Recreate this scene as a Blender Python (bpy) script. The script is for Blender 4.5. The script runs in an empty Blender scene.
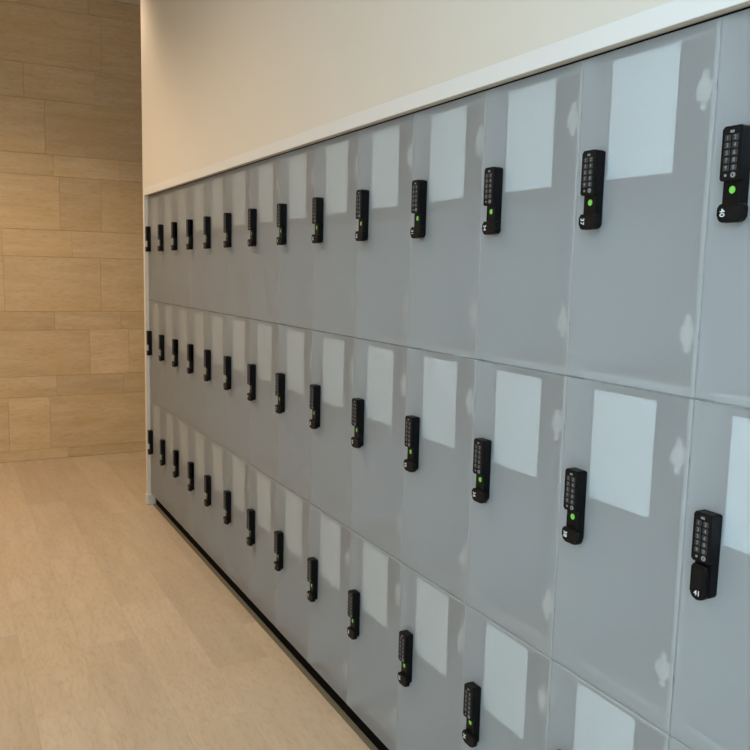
import bpy, bmesh, math, random
from mathutils import Matrix, Vector

random.seed(7)
sc = bpy.context.scene
COL = sc.collection
W = 0.30                                    # width of one locker column
ZF = 1.2022                                 # height of the seam between top and middle row
Z_TOP = [ZF + 0.5845, ZF, ZF - 0.5746]      # top of each row of doors
Z_BOT = [ZF, ZF - 0.5746, ZF - 1.1322]
N_COL = 14
# far columns are a touch narrower: position of each left seam along the wall
SHIFT = [.068, .058, .042, .025, .007, -.006, -.009, -.011, -.009, -.007, -.003, 0, 0, 0, 0]
SEAM = [-(k * W + SHIFT[k]) for k in range(N_COL + 1)]
Y_BACK = 1.37
CEIL = ZF + 2.04


# ------------------------------------------------------------------ materials
def mat(name):
    m = bpy.data.materials.new(name)
    m.use_nodes = True
    nt = m.node_tree
    nt.nodes.clear()
    out = nt.nodes.new('ShaderNodeOutputMaterial')
    return m, nt, out


def plain(name, col, rough=0.5, spec=0.5, metallic=0.0, emit=0.0, bump=0.0, bscale=400):
    m, nt, out = mat(name)
    p = nt.nodes.new('ShaderNodeBsdfPrincipled')
    p.inputs['Base Color'].default_value = (*col, 1)
    p.inputs['Roughness'].default_value = rough
    p.inputs['Specular IOR Level'].default_value = spec
    p.inputs['Metallic'].default_value = metallic
    if emit:
        p.inputs['Emission Color'].default_value = (*col, 1)
        p.inputs['Emission Strength'].default_value = emit
    if bump:
        tc = nt.nodes.new('ShaderNodeTexCoord')
        n = nt.nodes.new('ShaderNodeTexNoise')
        n.inputs['Scale'].default_value = bscale
        n.inputs['Detail'].default_value = 4
        b = nt.nodes.new('ShaderNodeBump')
        b.inputs['Strength'].default_value = bump
        b.inputs['Distance'].default_value = 0.001
        nt.links.new(tc.outputs['Object'], n.inputs['Vector'])
        nt.links.new(n.outputs['Fac'], b.inputs['Height'])
        nt.links.new(b.outputs['Normal'], p.inputs['Normal'])
    nt.links.new(p.outputs[0], out.inputs[0])
    return m


def travertine(name, dark, light, tan, along, rough, tile_var=0.5):
    """veined limestone; veins run along axis `along` (0 = x, 1 = y)"""
    m, nt, out = mat(name)
    N, L = nt.nodes.new, nt.links.new
    tc = N('ShaderNodeTexCoord')
    at = N('ShaderNodeAttribute')
    at.attribute_name = 'tile'
    comb = N('ShaderNodeVectorMath'); comb.operation = 'SCALE'
    one = N('ShaderNodeCombineXYZ')
    for i in range(3):
        L(at.outputs['Fac'], one.inputs[i])
    comb.inputs['Scale'].default_value = 37.0
    L(one.outputs[0], comb.inputs[0])
    add = N('ShaderNodeVectorMath'); add.operation = 'ADD'
    L(tc.outputs['Object'], add.inputs[0]); L(comb.outputs[0], add.inputs[1])

    def noise(scale_vec, scale, detail, rough_):
        mp = N('ShaderNodeMapping')
        mp.inputs['Scale'].default_value = scale_vec
        L(add.outputs[0], mp.inputs['Vector'])
        n = N('ShaderNodeTexNoise')
        n.inputs['Scale'].default_value = scale
        n.inputs['Detail'].default_value = detail
        n.inputs['Roughness'].default_value = rough_
        L(mp.outputs[0], n.inputs['Vector'])
        return n
    sv = (0.22, 1.6, 1.6) if along == 0 else (1.6, 0.22, 1.6)
    vein = noise(sv, 11, 6, 0.62)
    fine = noise((0.35, 1.6, 1.6) if along == 0 else (1.6, 0.35, 1.6), 60, 4, 0.6)
    blot = noise((0.8, 1, 1), 3.2, 3, 0.5)
    ramp = N('ShaderNodeValToRGB')
    ramp.color_ramp.elements[0].position = 0.34
    ramp.color_ramp.elements[0].color = (*dark, 1)
    ramp.color_ramp.elements[1].position = 0.62
    ramp.color_ramp.elements[1].color = (*light, 1)
    L(vein.outputs['Fac'], ramp.inputs['Fac'])
    # warmer blotches
    br = N('ShaderNodeMapRange')
    br.inputs['From Min'].default_value = 0.45
    br.inputs['From Max'].default_value = 0.75
    br.inputs['To Max'].default_value = 0.55
    L(blot.outputs['Fac'], br.inputs['Value'])
    mx = N('ShaderNodeMix'); mx.data_type = 'RGBA'
    mx.inputs['B'].default_value = (*tan, 1)
    L(br.outputs[0], mx.inputs['Factor']); L(ramp.outputs['Color'], mx.inputs['A'])
    # fine pitting
    fr = N('ShaderNodeMapRange')
    fr.inputs['From Min'].default_value = 0.30
    fr.inputs['From Max'].default_value = 0.52
    fr.inputs['To Min'].default_value = 0.86
    fr.inputs['To Max'].default_value = 1.0
    L(fine.outputs['Fac'], fr.inputs['Value'])
    # each stone has its own tone
    tv = N('ShaderNodeMapRange')
    tv.inputs['To Min'].default_value = 1.0 - 0.16 * tile_var
    tv.inputs['To Max'].default_value = 1.0 + 0.14 * tile_var
    L(at.outputs['Fac'], tv.inputs['Value'])
    mul = N('ShaderNodeMath'); mul.operation = 'MULTIPLY'
    L(fr.outputs[0], mul.inputs[0]); L(tv.outputs[0], mul.inputs[1])
    sc_ = N('ShaderNodeVectorMath'); sc_.operation = 'SCALE'
    L(mx.outputs['Result'], sc_.inputs[0]); L(mul.outputs[0], sc_.inputs['Scale'])
    p = N('ShaderNodeBsdfPrincipled')
    p.inputs['Roughness'].default_value = rough
    p.inputs['Specular IOR Level'].default_value = 0.35
    b = N('ShaderNodeBump')
    b.inputs['Strength'].default_value = 0.12
    b.inputs['Distance'].default_value = 0.002
    L(fine.outputs['Fac'], b.inputs['Height'])
    L(b.outputs['Normal'], p.inputs['Normal'])
    L(sc_.outputs[0], p.inputs['Base Color'])
    L(p.outputs[0], out.inputs[0])
    return m


def frosted(name):
    m, nt, out = mat(name)
    N, L = nt.nodes.new, nt.links.new
    p = N('ShaderNodeBsdfPrincipled')
    p.inputs['Base Color'].default_value = (0.74, 0.74, 0.735, 1)
    p.inputs['Roughness'].default_value = 0.42
    p.inputs['Specular IOR Level'].default_value = 0.35
    r = N('ShaderNodeBsdfRefraction')
    r.inputs['Color'].default_value = (0.93, 0.96, 0.97, 1)
    r.inputs['Roughness'].default_value = 0.33
    r.inputs['IOR'].default_value = 1.13
    mx = N('ShaderNodeMixShader')
    mx.inputs['Fac'].default_value = 0.76
    L(p.outputs[0], mx.inputs[1]); L(r.outputs[0], mx.inputs[2])
    L(mx.outputs[0], out.inputs[0])
    return m


M = {
    'stone_wall': travertine('travertine_wall', (0.60, 0.435, 0.245), (0.70, 0.53, 0.325), (0.66, 0.45, 0.215), 0, 0.5, 0.8),
    'stone_floor': travertine('travertine_floor', (0.58, 0.465, 0.335), (0.655, 0.53, 0.39), (0.60, 0.46, 0.30), 1, 0.38, 0.45),
    'grout': plain('grout', (0.50, 0.36, 0.21), 0.9, 0.1),
    'grout_floor': plain('grout_floor', (0.56, 0.45, 0.32), 0.8, 0.1),
    'paint': plain('wall_paint', (0.69, 0.65, 0.575), 0.65, 0.25, bump=0.08, bscale=250),
    'ceiling': plain('ceiling_paint', (0.78, 0.76, 0.73), 0.8, 0.2),
    'trim': plain('trim_paint', (0.74, 0.745, 0.73), 0.4, 0.4),
    'skirt': plain('skirting_paint', (0.62, 0.62, 0.58), 0.4, 0.4),
    'strip': plain('dull_olive', (0.20, 0.175, 0.12), 0.6, 0.3),
    'plinth': plain('plinth_and_shade_black', (0.004, 0.004, 0.004), 0.7, 0.04),
    'carcass': plain('locker_laminate', (0.50, 0.50, 0.50), 0.5, 0.3),
    'edge': plain('locker_edge_band', (0.44, 0.44, 0.43), 0.5, 0.3),
    'frost': frosted('frosted_acrylic'),
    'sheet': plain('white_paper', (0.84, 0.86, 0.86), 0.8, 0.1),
    'hinge': plain('white_plastic', (0.63, 0.59, 0.555), 0.45, 0.4),
    'pin': plain('dark_metal', (0.05, 0.05, 0.045), 0.5, 0.4),
    'black': plain('black_plastic', (0.005, 0.0054, 0.006), 0.4, 0.15),
    'black_soft': plain('black_rubber', (0.007, 0.0074, 0.008), 0.5, 0.15),
    'key': plain('key_grey', (0.03, 0.032, 0.034), 0.4, 0.4),
    'glyph': plain('silver_print', (0.22, 0.23, 0.24), 0.5, 0.4),
    'white_print': plain('white_print', (0.72, 0.74, 0.74), 0.5, 0.3),
    'green': plain('green_lamp', (0.17, 0.52, 0.08), 0.35, 0.4, emit=0.2),
    'alu': plain('window_aluminium', (0.45, 0.46, 0.47), 0.4, 0.5, metallic=0.6),
}
# clear window glass
gm, gnt, gout = mat('window_glass')
gt = gnt.nodes.new('ShaderNodeBsdfTransparent')
gg = gnt.nodes.new('ShaderNodeBsdfGlossy'); gg.inputs['Roughness'].default_value = 0.02
gx = gnt.nodes.new('ShaderNodeMixShader'); gx.inputs['Fac'].default_value = 0.06
gnt.links.new(gt.outputs[0], gx.inputs[1]); gnt.links.new(gg.outputs[0], gx.inputs[2])
gnt.links.new(gx.outputs[0], gout.inputs[0])
M['glass'] = gm


# ------------------------------------------------------------------ mesh helpers
def box(bm, lo, hi, bevel=0.0, mi=0, seg=2):
    x0, y0, z0 = lo
    x1, y1, z1 = hi
    x0, x1 = min(x0, x1), max(x0, x1)
    y0, y1 = min(y0, y1), max(y0, y1)
    z0, z1 = min(z0, z1), max(z0, z1)
    t = bmesh.new()
    vs = [t.verts.new(v) for v in ((x0, y0, z0), (x1, y0, z0), (x1, y1, z0), (x0, y1, z0),
                                   (x0, y0, z1), (x1, y0, z1), (x1, y1, z1), (x0, y1, z1))]
    for f in ((0, 3, 2, 1), (4, 5, 6, 7), (0, 1, 5, 4), (1, 2, 6, 5), (2, 3, 7, 6), (3, 0, 4, 7)):
        t.faces.new([vs[i] for i in f])
    if bevel:
        bmesh.ops.bevel(t, geom=t.edges[:], offset=bevel, segments=seg, affect='EDGES', profile=0.5)
    merge(bm, t, mi)


def merge(bm, t, mi=0):
    mp = {}
    for v in t.verts:
        mp[v] = bm.verts.new(v.co)
    for f in t.faces:
        try:
            nf = bm.faces.new([mp[v] for v in f.verts])
        except ValueError:
            continue
        nf.material_index = mi
        nf.smooth = f.smooth
    t.free()


def disc(bm, centre, r, x0, x1, ry=None, n=28, bevel=0.0, mi=0):
    """cylinder along x (x0 < x1) with an elliptical outline in y/z"""
    t = bmesh.new()
    rz = r if ry is None else ry
    a = [t.verts.new((x0, centre[0] + r * math.cos(2 * math.pi * i / n), centre[1] + rz * math.sin(2 * math.pi * i / n))) for i in range(n)]
    b = [t.verts.new((x1, v.co.y, v.co.z)) for v in a]
    fa = t.faces.new(a)
    t.faces.new(b[::-1])
    for i in range(n):
        f = t.faces.new((a[(i + 1) % n], a[i], b[i], b[(i + 1) % n]))
        f.smooth = True
    if bevel:
        bmesh.ops.bevel(t, geom=list(fa.edges), offset=bevel, segments=3, affect='EDGES', profile=0.5)
    bmesh.ops.recalc_face_normals(t, faces=t.faces[:])
    merge(bm, t, mi)


def extrude_yz(bm, outline, x0, x1, bevel=0.0, mi=0, seg=3):
    """outline in (y, z), extruded from x0 (front, towards the room) to x1; front rim rounded"""
    t = bmesh.new()
    a = [t.verts.new((x0, y, z)) for y, z in outline]
    b = [t.verts.new((x1, y, z)) for y, z in outline]
    fa = t.faces.new(a)
    t.faces.new(b[::-1])
    n = len(a)
    for i in range(n):
        t.faces.new((a[(i + 1) % n], a[i], b[i], b[(i + 1) % n]))
    if bevel:
        bmesh.ops.bevel(t, geom=list(fa.edges), offset=bevel, segments=seg, affect='EDGES', profile=0.5)
    bmesh.ops.recalc_face_normals(t, faces=t.faces[:])
    merge(bm, t, mi)


def rrect(y0, y1, z0, z1, r, n=6):
    """rounded rectangle in (y, z); r = radii for corners (y1z1, y0z1, y0z0, y1z0)"""
    if not isinstance(r, (tuple, list)):
        r = (r,) * 4
    pts = []
    for (cy, cz, a0), rr in zip(((y1, z1, 0), (y0, z1, 90), (y0, z0, 180), (y1, z0, 270)), r):
        sy = -1 if cy == y1 else 1
        sz = -1 if cz == z1 else 1
        for i in range(n + 1):
            a = math.radians(a0 + 90 * i / n)
            pts.append((cy + sy * rr + rr * math.cos(a), cz + sz * rr + rr * math.sin(a)))
    return pts


def mesh_of(name, bm, mats):
    bmesh.ops.recalc_face_normals(bm, faces=bm.faces[:])
    me = bpy.data.meshes.new(name)
    bm.to_mesh(me)
    bm.free()
    for m in mats:
        me.materials.append(M[m])
    return me


def link(name, data, parent=None):
    o = bpy.data.objects.new(name, data)
    COL.objects.link(o)
    if parent is not None:
        o.parent = parent
    return o


def struct(name, bm, *mats):
    o = link(name, mesh_of(name, bm, mats))
    o['kind'] = 'structure'
    return o


def text_bm(body, size, depth=0.0002):
    cu = bpy.data.curves.new('lettering', 'FONT')
    cu.body = body
    cu.size = size
    cu.extrude = depth
    cu.align_x = 'CENTER'
    cu.align_y = 'CENTER'
    cu.resolution_u = 3
    cu.offset = size * 0.012
    o = bpy.data.objects.new('lettering', cu)
    COL.objects.link(o)
    dg = bpy.context.evaluated_depsgraph_get()
    me = bpy.data.meshes.new_from_object(o.evaluated_get(dg))
    t = bmesh.new()
    t.from_mesh(me)
    bpy.data.objects.remove(o)
    bpy.data.curves.remove(cu)
    bpy.data.meshes.remove(me)
    return t


# text plane -> door plane (seen from the room: right is -y, up is +z)
UPRIGHT = Matrix(((0, 0, -1), (-1, 0, 0), (0, 1, 0))).to_4x4()


def put_text(bm, body, size, x, y, z, turned=False, mi=0):
    t = text_bm(body, size)
    rot = Matrix.Rotation(-math.pi / 2, 4, 'Z') if turned else Matrix.Identity(4)
    bmesh.ops.transform(t, matrix=Matrix.Translation((x, y, z)) @ UPRIGHT @ rot, verts=t.verts[:])
    merge(bm, t, mi)


# ------------------------------------------------------------------ stone surfaces
def tiled(name, rects, to3d, thick, mats, base, tones=None, g=0.0009, e=0.0012):
    """rects (a0,a1,b0,b1) -> separate slightly eased stones on a bed; one mesh, each stone with its own random tone"""
    bm = bmesh.new()
    lay = bm.faces.layers.float.new('tile')
    for i, (a0, a1, b0, b1) in enumerate(rects):
        tone = tones[i] if tones and tones[i] is not None else random.random()
        ring = []
        for inset, h in ((g, -thick), (g, -e), (g + e, 0.0)):
            ring.append([bm.verts.new(to3d(a, b, h)) for a, b in ((a0 + inset, b0 + inset), (a1 - inset, b0 + inset), (a1 - inset, b1 - inset), (a0 + inset, b1 - inset))])
        fs = [bm.faces.new(ring[2])]
        for lo, hi in ((ring[0], ring[1]), (ring[1], ring[2])):
            for k in range(4):
                fs.append(bm.faces.new((lo[k], lo[(k + 1) % 4], hi[(k + 1) % 4], hi[k])))
        for f in fs:
            f[lay] = tone
    n0 = len(bm.faces)
    box(bm, *base, mi=1)
    return struct(name, bm, *mats)


# far wall: courses and joints of the stone cladding (heights above floor)
courses = [
    (0.0, 0.075, [-1.35, -0.85, -0.27, 0.45, 0.95, 1.5], None),
    (0.075, 0.457, [-1.5, -1.12, -0.658, -0.385, 0.39, 0.8, 1.6], [.5, .4, .6, .85, .42, .5, .4, .6]),
    (0.457, 0.604, [-1.3, -0.9, -0.335, 0.133, 0.7, 1.3], None),
    (0.604, 0.933, [-1.6, -1.1, -0.104, 0.173, 0.55, 1.2], [.5, .4, .3, .85, .6, .5, .4]),
    (0.933, 1.064, [-1.3, -0.95, -0.341, 0.119, 0.75, 1.4], [.5, .4, .02, .35, .4, .5, .5]),
    (1.064, 1.446, [-1.7, -1.1, -0.66, -0.019, 0.5, 1.1], [.5, .3, .6, .45, .6, .4, .5]),
    (1.446, 1.632, [-1.4, -0.664, -0.211, 0.35, 0.9], [.4, .5, .75, .7, .5, .6]),
    (1.632, 2.003, [-1.5, -0.95, -0.285, -0.008, 0.45, 1.0], [.4, .5, .7, .35, .5, .5, .5]),
    (2.003, 2.148, [-1.2, -0.8, -0.324, 0.128, 0.6, 1.2], None),
    (2.148, 2.513, [-1.6, -0.9, -0.37, 0.5, 1.1], [.5, .4, .75, .45, .5, .5]),
    (2.513, 2.742, [-1.4, -0.9, -0.498, -0.038, 0.6], [.5, .5, .4, .6, .35, .5]),
    (2.742, 3.1175, [-1.5, -0.8, 0.011, 0.5, 1.1], [.4, .5, .45, .35, .5, .5]),
    (3.1175, CEIL - 0.001, [-1.1, -0.524, -0.071, 0.5, 1.1], None),
]
XL, XR = -2.5, 2.4
rects, tones = [], []
for z0, z1, js, tn in courses:
    js = [XL] + js + [XR]
    # fill long unseen stretches with more joints
    for i in range(len(js) - 1):
        rects.append((js[i], js[i + 1], z0, z1))
        tones.append(tn[i] if tn and i < len(tn) else None)
tiled('wall_back', rects, lambda a, b, h: (a, Y_BACK - h, b), 0.004, ('stone_wall', 'grout'),
      ((XL, Y_BACK + 0.003, 0.0), (XR, Y_BACK + 0.15, CEIL - 0.001)), tones)

# floor: planks 0.2 m by 1 m running along the lockers
YN = -8.6
rects = []
x_edges = [-0.05 + 0.199 * k for k in range(-17, 13)]
offs = {-2: 0.475, -1: 0.16, 0: 0.86, -3: 0.80, -4: 0.25}
for i in range(len(x_edges) - 1):
    k = i - 17
    o = offs.get(k, (i * 0.382) % 1.0)
    ys = [Y_BACK]
    y = math.floor(Y_BACK) + 1 - o
    while y > YN:
        if YN < y < Y_BACK:
            ys.append(y)
        y -= 1.0
    ys.append(YN)
    for a, b in zip(ys[:-1], ys[1:]):
        rects.append((max(XL, x_edges[i]), min(XR, x_edges[i + 1]), b, a))
tiled('floor', rects, lambda a, b, h: (a, b, h), 0.004, ('stone_floor', 'grout_floor'),
      ((XL - 0.15, YN, -0.15), (XR, Y_BACK + 0.15, -0.0008)), None, 0.0004, 0.0007)

# ------------------------------------------------------------------ room shell
FRONT = -0.018        # face of the plastered wall, a little proud of the doors
JY0, JY1 = -0.0675, -0.030
Y_END = -N_COL * W
HEAD = Z_TOP[0] + 0.0038
bm = bmesh.new()
box(bm, (FRONT, YN, HEAD), (0.60, JY1, CEIL))                       # wall above the lockers
box(bm, (FRONT, JY0, 0.0), (0.60, JY1, HEAD))                       # end post
box(bm, (FRONT, YN, 0.0), (0.60, Y_END - 0.003, HEAD))              # wall beyond the last column
box(bm, (0.58, Y_END - 0.003, 0.0), (0.60, JY0, HEAD))              # back of the niche
struct('wall_right', bm, 'paint')

bm = bmesh.new()
box(bm, (-0.021, YN, HEAD - 0.002), (FRONT + 0.0, JY0 + 0.001, HEAD + 0.036), bevel=0.0015)
struct('trim_1', bm, 'trim')

bm = bmesh.new()   # black filler strip standing in for the shade in the gap above the doors
box(bm, (0.006, Y_END, Z_TOP[0] + 0.0004), (0.03, JY0, HEAD))
struct('gap_shade_strip', bm, 'plinth')

bm = bmesh.new()   # skirting block wrapped round the foot of the end post
box(bm, (-0.024, JY0 - 0.006, 0.0), (0.028, JY1 + 0.008, 0.066), bevel=0.006, seg=3)
struct('baseboard_back', bm, 'skirt')

bm = bmesh.new()   # thin dull olive strip on the floor along the foot of the plinth
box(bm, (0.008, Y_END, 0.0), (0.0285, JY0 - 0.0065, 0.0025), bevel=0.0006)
struct('floor_strip', bm, 'strip')

bm = bmesh.new()
box(bm, (0.029, Y_END, 0.0), (0.05, JY0 - 0.0065, 0.0685))
struct('baseboard_right', bm, 'plinth')

bm = bmesh.new()
box(bm, (XL - 0.15, YN, CEIL), (XR, Y_BACK + 0.15, CEIL + 0.12))
struct('ceiling', bm, 'ceiling')

# opposite wall with a window that lets the daylight in, near end wall, far side of the passage
WY0, WY1, WZ0, WZ1 = -7.2, -4.7, 0.6, 2.9
bm = bmesh.new()
box(bm, (XL - 0.15, YN, 0), (XL, WY0, CEIL))
box(bm, (XL - 0.15, WY1, 0), (XL, Y_BACK, CEIL))
box(bm, (XL - 0.15, WY0, 0), (XL, WY1, WZ0))
box(bm, (XL - 0.15, WY0, WZ1), (XL, WY1, CEIL))
struct('wall_left', bm, 'paint')
bm = bmesh.new()
box(bm, (XL - 0.15, YN - 0.15, 0), (0.60, YN, CEIL))
struct('wall_front', bm, 'paint')
bm = bmesh.new()
box(bm, (XR, JY1, 0), (XR + 0.15, Y_BACK, CEIL))
box(bm, (0.60, JY1 - 0.15, 0), (XR, JY1, CEIL))
struct('wall_passage', bm, 'paint')
bm = bmesh.new()
fx0, fx1 = XL - 0.11, XL - 0.05
for a, b in ((WY0, WY0 + 0.06), (WY1 - 0.06, WY1), ((WY0 + WY1) / 2 - 0.03, (WY0 + WY1) / 2 + 0.03)):
    box(bm, (fx0, a, WZ0), (fx1, b, WZ1), bevel=0.004)
box(bm, (fx0, WY0, WZ0), (fx1, WY1, WZ0 + 0.06), bevel=0.004)
box(bm, (fx0, WY0, WZ1 - 0.06), (fx1, WY1, WZ1), bevel=0.004)
box(bm, (XL - 0.083, WY0 + 0.05, WZ0 + 0.05), (XL - 0.077, WY1 - 0.05, WZ1 - 0.05), mi=1)
struct('window_1', bm, 'alu', 'glass')


# ------------------------------------------------------------------ lockers
# local frame of a locker: origin at the middle of its base, under the door; -y to the right, +x into the wall
def yl(u, wd=W):
    return wd / 2 - u


def door_mesh(h, wd, gap_low, gap_top):
    bm = bmesh.new()
    box(bm, (0.0, yl(0.0004, wd), gap_low), (0.005, yl(wd - 0.0004, wd), h - gap_top), bevel=0.0004, seg=1)
    return mesh_of('door', bm, ('frost',))


def body_mesh(h, wd, shelf_edge=False):
    bm = bmesh.new()
    tl, tr = 0.004, 0.011
    xf, xb = 0.0060, 0.45
    a, b = 0.0005, wd - 0.0005
    z0, z1 = 0.0006, h - 0.0006
    box(bm, (xf, yl(a, wd), z0), (xb, yl(a + tl, wd), z1))
    box(bm, (xf, yl(b - tr, wd), z0), (xb, yl(b, wd), z1))
    box(bm, (0.040, yl(a + tl, wd), z0), (xb, yl(b - tr, wd), z0 + 0.009))
    box(bm, (xf if shelf_edge else 0.040, yl(a + tl, wd), z1 - 0.009), (xb, yl(b - tr, wd), z1))
    box(bm, (xb - 0.008, yl(a + tl, wd), z0 + 0.009), (xb, yl(b - tr, wd), z1 - 0.009))
    for p, q in ((a, a + tl), (b - tr, b)):
        box(bm, (xf - 0.0006, yl(p, wd), z0), (xf, yl(q, wd), z1), mi=1)     # light edge band
    if shelf_edge:
        box(bm, (xf - 0.0006, yl(a + tl, wd), z1 - 0.009), (xf, yl(b - tr, wd), z1), mi=1)
    return mesh_of('body', bm, ('carcass', 'edge'))


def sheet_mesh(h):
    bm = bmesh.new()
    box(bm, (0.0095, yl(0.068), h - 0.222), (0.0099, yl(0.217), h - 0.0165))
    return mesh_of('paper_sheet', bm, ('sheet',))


def hinge_mesh():
    bm = bmesh.new()
    c = yl(0.270)
    disc(bm, (c, 0.0), 0.0150, 0.0085, 0.019, ry=0.0180)
    disc(bm, (c, 0.025), 0.0060, 0.0088, 0.0130)
    disc(bm, (c, -0.025), 0.0060, 0.0088, 0.0130)
    box(bm, (0.0092, c - 0.0045, -0.026), (0.0125, c + 0.0045, 0.026), bevel=0.001)
    box(bm, (0.0115, yl(0.2862), -0.006), (0.018, c - 0.006, 0.006), bevel=0.001)
    box(bm, (0.0006, yl(0.30025), -0.006), (0.0048, yl(0.29975), 0.006), mi=1)
    return mesh_of('hinge', bm, ('hinge', 'pin'))


# lock, local z = 0 at the top of the door; left edge u 0.0367, width 0.0345, from -0.171 down to -0.305
LU0, LU1 = 0.0367, 0.0712
LZ1, LZ0 = -0.1705, -0.3105
LC = (LU0 + LU1) / 2
LD = 0.0233


def lock_mesh():
    bm = bmesh.new()
    # back tray running the whole length
    extrude_yz(bm, rrect(yl(LU1), yl(LU0), LZ0 + 0.002, LZ1 - 0.001, (0.003, 0.004, 0.010, 0.010)), -0.0135, -0.0004, bevel=0.001)
    # raised keypad housing
    extrude_yz(bm, rrect(yl(LU1), yl(LU0), LZ1 - 0.0790, LZ1, (0.004, 0.004, 0.003, 0.003)), -LD, -0.004, bevel=0.0022)
    # side rail continuing down past the lamp to the knob
    extrude_yz(bm, rrect(yl(LU1 + 0.0002), yl(LU1 - 0.0085), LZ0 + 0.014, LZ1 - 0.0785, 0.001), -0.0175, -0.004, bevel=0.0012)
    # collar under the knob
    disc(bm, (yl(LC), LZ0 + 0.0145), 0.0135, -0.0145, -0.006)
    for f in bm.faces:
        f.smooth = False
    return mesh_of('lock', bm, ('black',))


KEYS = ['1', '2', '3', '4', '5', '6', '7', '8', '9', '0']


def keypad_mesh():
    bm = bmesh.new()
    xf = -LD - 0.0004
    extrude_yz(bm, rrect(yl(LU1 - 0.0030), yl(LU0 + 0.0030), LZ1 - 0.0760, LZ1 - 0.0030, 0.002), xf, xf + 0.0012, bevel=0.0003, seg=1, mi=0)
    # emblem above the keys
    extrude_yz(bm, rrect(yl(LC + 0.0036), yl(LC - 0.0036), LZ1 - 0.0100, LZ1 - 0.0062, 0.0008, 3), xf - 0.0003, xf + 0.0004, mi=2)
    for r in range(6):
        for c in range(2):
            y = yl(LC + (-0.0066 if c == 0 else 0.0066))
            z = LZ1 - 0.0172 - r * 0.0108
            if r == 5:
                if c == 0:
                    disc(bm, (y, z), 0.0021, xf - 0.0006, xf + 0.0003, n=16, mi=2)
                else:
                    disc(bm, (y, z), 0.0041, xf - 0.0009, xf + 0.0003, n=20, mi=2)
                    box(bm, (xf - 0.0012, y - 0.0006, z - 0.0022), (xf - 0.0008, y + 0.0006, z + 0.0022), mi=0)
                continue
            extrude_yz(bm, rrect(y - 0.0050, y + 0.0050, z - 0.0044, z + 0.0044, 0.0014, 3), xf - 0.0009, xf + 0.0003, bevel=0.0003, seg=1, mi=1)
            put_text(bm, KEYS[r * 2 + c], 0.0085, xf - 0.0011, y, z, mi=2)
    return mesh_of('keypad', bm, ('black_soft', 'key', 'glyph'))


def lamp_mesh():
    bm = bmesh.new()
    disc(bm, (yl(LC - 0.0005), LZ1 - 0.0915), 0.0052, -0.0148, -0.0130, ry=0.0056, n=28, bevel=0.0005)
    return mesh_of('indicator_light', bm, ('green',))


KZ = LZ0 + 0.0145      # height of the knob's pivot


def knob_mesh(locked):
    bm = bmesh.new()
    w = 0.0145
    if locked:   # lever turned up over the lamp
        extrude_yz(bm, rrect(yl(LC + w), yl(LC - w), KZ - 0.0150, KZ + 0.0425, (0.006, 0.006, 0.012, 0.012), 8), -0.0246, -0.0138, bevel=0.0022)
        extrude_yz(bm, rrect(yl(LC + w - 0.005), yl(LC - w + 0.005), KZ + 0.004, KZ + 0.034, 0.003), -0.0251, -0.0235, bevel=0.0005, seg=1, mi=1)
    else:        # lever lying to the right
        extrude_yz(bm, rrect(yl(LC + 0.0292), yl(LC - 0.0164), KZ - w, KZ + w - 0.0015, (0.006, 0.008, 0.012, 0.010), 8), -0.0246, -0.0138, bevel=0.0022)
        extrude_yz(bm, rrect(yl(LC + 0.0255), yl(LC + 0.0005), KZ - w + 0.005, KZ + w - 0.0065, 0.003), -0.0251, -0.0235, bevel=0.0005, seg=1, mi=1)
    return mesh_of('knob', bm, ('black', 'black_soft'))


def number_mesh(n, locked):
    bm = bmesh.new()
    if locked:
        put_text(bm, str(n), 0.0120, -0.0249, yl(LC), KZ - 0.0045)
    else:
        put_text(bm, str(n), 0.0125, -0.0249, yl(LC - 0.0070), KZ, turned=True)
    return mesh_of('number', bm, ('white_print',))


HN = hinge_mesh()
LK, KP, LA = lock_mesh(), keypad_mesh(), lamp_mesh()
KN = {False: knob_mesh(False), True: knob_mesh(True)}
cache = {}


def row_parts(r, wd):
    key = (r, round(wd, 5))
    if key not in cache:
        h = Z_TOP[r] - Z_BOT[r]
        cache[key] = (body_mesh(h, wd, r == 2), door_mesh(h, wd, 0.0009 if r == 1 else 0.002, 0.0005 if r == 2 else (0.0014 if r == 0 else 0.002)))
    return cache[key]


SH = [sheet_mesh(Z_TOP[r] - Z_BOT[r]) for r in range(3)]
proto = {}


def make_locker(r):
    h = Z_TOP[r] - Z_BOT[r]
    root = link('locker', None)
    root.empty_display_size = 0.05
    b, d = row_parts(r, W)
    link('body', b, root)
    door = link('door', d, root)
    door['label'] = 'frosted translucent grey door'
    for z in (h - 0.101, 0.101):
        hg = link('hinge', HN, door)
        hg.location = (0, 0, z)
        hg['label'] = 'pale hinge showing through the frosted door'
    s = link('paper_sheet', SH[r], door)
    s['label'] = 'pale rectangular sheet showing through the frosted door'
    lk = link('lock', LK, root)
    lk.location = (0, 0, h)
    lk['label'] = 'black keypad lock'
    link('keypad', KP, lk)
    g = link('indicator_light', LA, lk)
    g['label'] = 'small green light'
    link('knob', KN[False], lk)
    nm = link('number', number_mesh(3 * 0 + r + 1, False), lk)
    nm['label'] = 'white locker number'
    return root


def copy_tree(o, parent=None):
    c = o.copy()
    COL.objects.link(c)
    if parent is not None:
        c.parent = parent
    for ch in o.children:
        copy_tree(ch, c)
    return c


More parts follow.
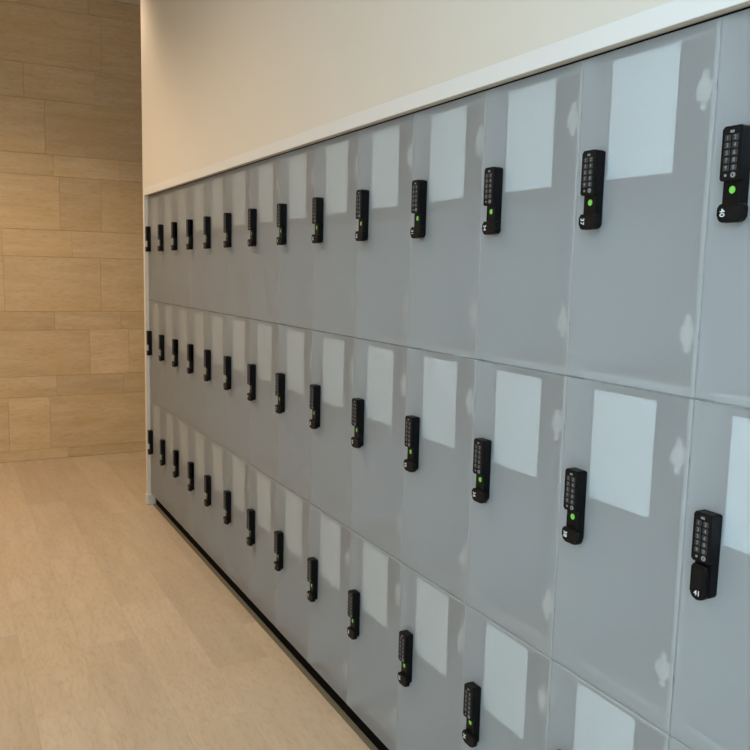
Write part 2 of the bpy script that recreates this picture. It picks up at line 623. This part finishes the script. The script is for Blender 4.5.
ROW = ['top', 'middle', 'bottom']
ORD = ['first', 'second', 'third', 'fourth', 'fifth', 'sixth', 'seventh', 'eighth', 'ninth', 'tenth',
       'eleventh', 'twelfth', 'thirteenth', 'fourteenth']
special = {
    40: 'frosted top-row locker numbered 40, its green-lit lock cut by the right edge',
    41: 'frosted middle-row locker numbered 41, its black lever turned up over the green light',
    42: 'frosted bottom-row locker cut off in the bottom right corner, only plain door in view',
    37: 'frosted top-row locker numbered 37 beside locker 40, with bright sheet behind its door',
    38: 'frosted middle-row locker numbered 38, directly below locker 37, green light showing',
    39: 'frosted bottom-row locker below locker 38, its lock just peeping in at the bottom edge',
    34: 'frosted top-row locker numbered 34, next beyond locker 37 towards the stone wall',
    35: 'frosted middle-row locker numbered 35, next beyond locker 38, green light on its lock',
    36: 'frosted bottom-row locker numbered 36 with the lowest fully visible black lock',
}
protos = []
for r in range(3):
    protos.append(make_locker(r))
first_use = [True] * 3
for k in range(N_COL):
    for r in range(3):
        n = 3 * k + r + 1
        locked = n == 41
        if first_use[r]:
            root = protos[r]
            first_use[r] = False
        else:
            root = copy_tree(protos[r])
        wd = SEAM[k] - SEAM[k + 1]
        dy = (wd - W) / 2
        root.location = (0.0, (SEAM[k] + SEAM[k + 1]) / 2, Z_BOT[r])
        for ch in root.children:
            base = ch.name.split('.')[0]
            if base in ('body', 'door'):
                ch.data = row_parts(r, wd)[0 if base == 'body' else 1]
            if base == 'door':
                for s in ch.children:
                    s.location.y = -dy if s.name.startswith('hinge') else dy
            if base == 'lock':
                ch.location.y = dy
                for s in ch.children:
                    sb = s.name.split('.')[0]
                    if sb == 'number':
                        s.data = number_mesh(n, locked)
                    elif sb == 'knob' and locked:
                        s.data = KN[True]
        if n in special:
            root['label'] = special[n]
        elif k == 0:
            root['label'] = f'narrow frosted locker at the far end of the {ROW[r]} row, against the end post'
        else:
            root['label'] = f'frosted grey locker in the {ROW[r]} row, {ORD[k]} along from the stone wall end'
        root['category'] = 'locker'
        root['group'] = 'frosted lockers built into the wall'

# ------------------------------------------------------------------ light
w = bpy.data.worlds.new('daylight')
sc.world = w
w.use_nodes = True
bg = w.node_tree.nodes['Background']
bg.inputs['Color'].default_value = (0.62, 0.78, 1.0, 1)
bg.inputs['Strength'].default_value = 0.6


def area(name, loc, rot, sx, sy, power, col, spread=180):
    d = bpy.data.lights.new(name, 'AREA')
    d.shape = 'RECTANGLE'
    d.size, d.size_y = sx, sy
    d.energy = power
    d.color = col
    d.spread = math.radians(spread)
    o = link(name, d)
    o.location = loc
    o.rotation_euler = rot
    return o


def spot(name, loc, power, col, angle=120, blend=0.6, size=0.06):
    d = bpy.data.lights.new(name, 'SPOT')
    d.energy = power
    d.color = col
    d.spot_size = math.radians(angle)
    d.spot_blend = blend
    d.shadow_soft_size = size
    o = link(name, d)
    o.location = loc
    return o


WARM = (1.0, 0.765, 0.535)
area('window_daylight', (XL + 0.02, (WY0 + WY1) / 2, (WZ0 + WZ1) / 2), (0, -math.pi / 2, 0), WZ1 - WZ0, WY1 - WY0, 108, (0.62, 0.84, 1.0))
for i, (x, y, p) in enumerate(((-1.5, -0.3, 105), (-1.5, -1.8, 60), (-1.5, -3.6, 12), (-0.36, 0.10, 30))):
    spot('ceiling_downlight', (x, y, CEIL - 0.03), p, WARM, 142 if i < 3 else 110, 0.7)

# ------------------------------------------------------------------ camera
cd = bpy.data.cameras.new('camera')
cam = link('camera', cd)
cd.sensor_width = 36
cd.sensor_fit = 'HORIZONTAL'
cd.lens = 38.9605
cd.clip_start = 0.02
a_, b_, c_ = -0.4935, 1.4454, 0.0238
R = Matrix.Rotation(a_, 3, 'Z') @ Matrix.Rotation(b_, 3, 'X') @ Matrix.Rotation(c_, 3, 'Z')
cam.matrix_world = Matrix.Translation((-1.05781, -4.78932, 0.18796 + ZF)) @ R.to_4x4()
sc.camera = cam

sc.view_settings.view_transform = 'Standard'
sc.view_settings.look = 'None'
sc.view_settings.exposure = 0.18
sc.view_settings.gamma = 1.0
sc.view_settings.use_curve_mapping = False
sc.cycles.use_denoising = True
sc.cycles.max_bounces = 10
sc.cycles.transmission_bounces = 8
sc.cycles.sample_clamp_indirect = 4.0
sc.cycles.blur_glossy = 0.5
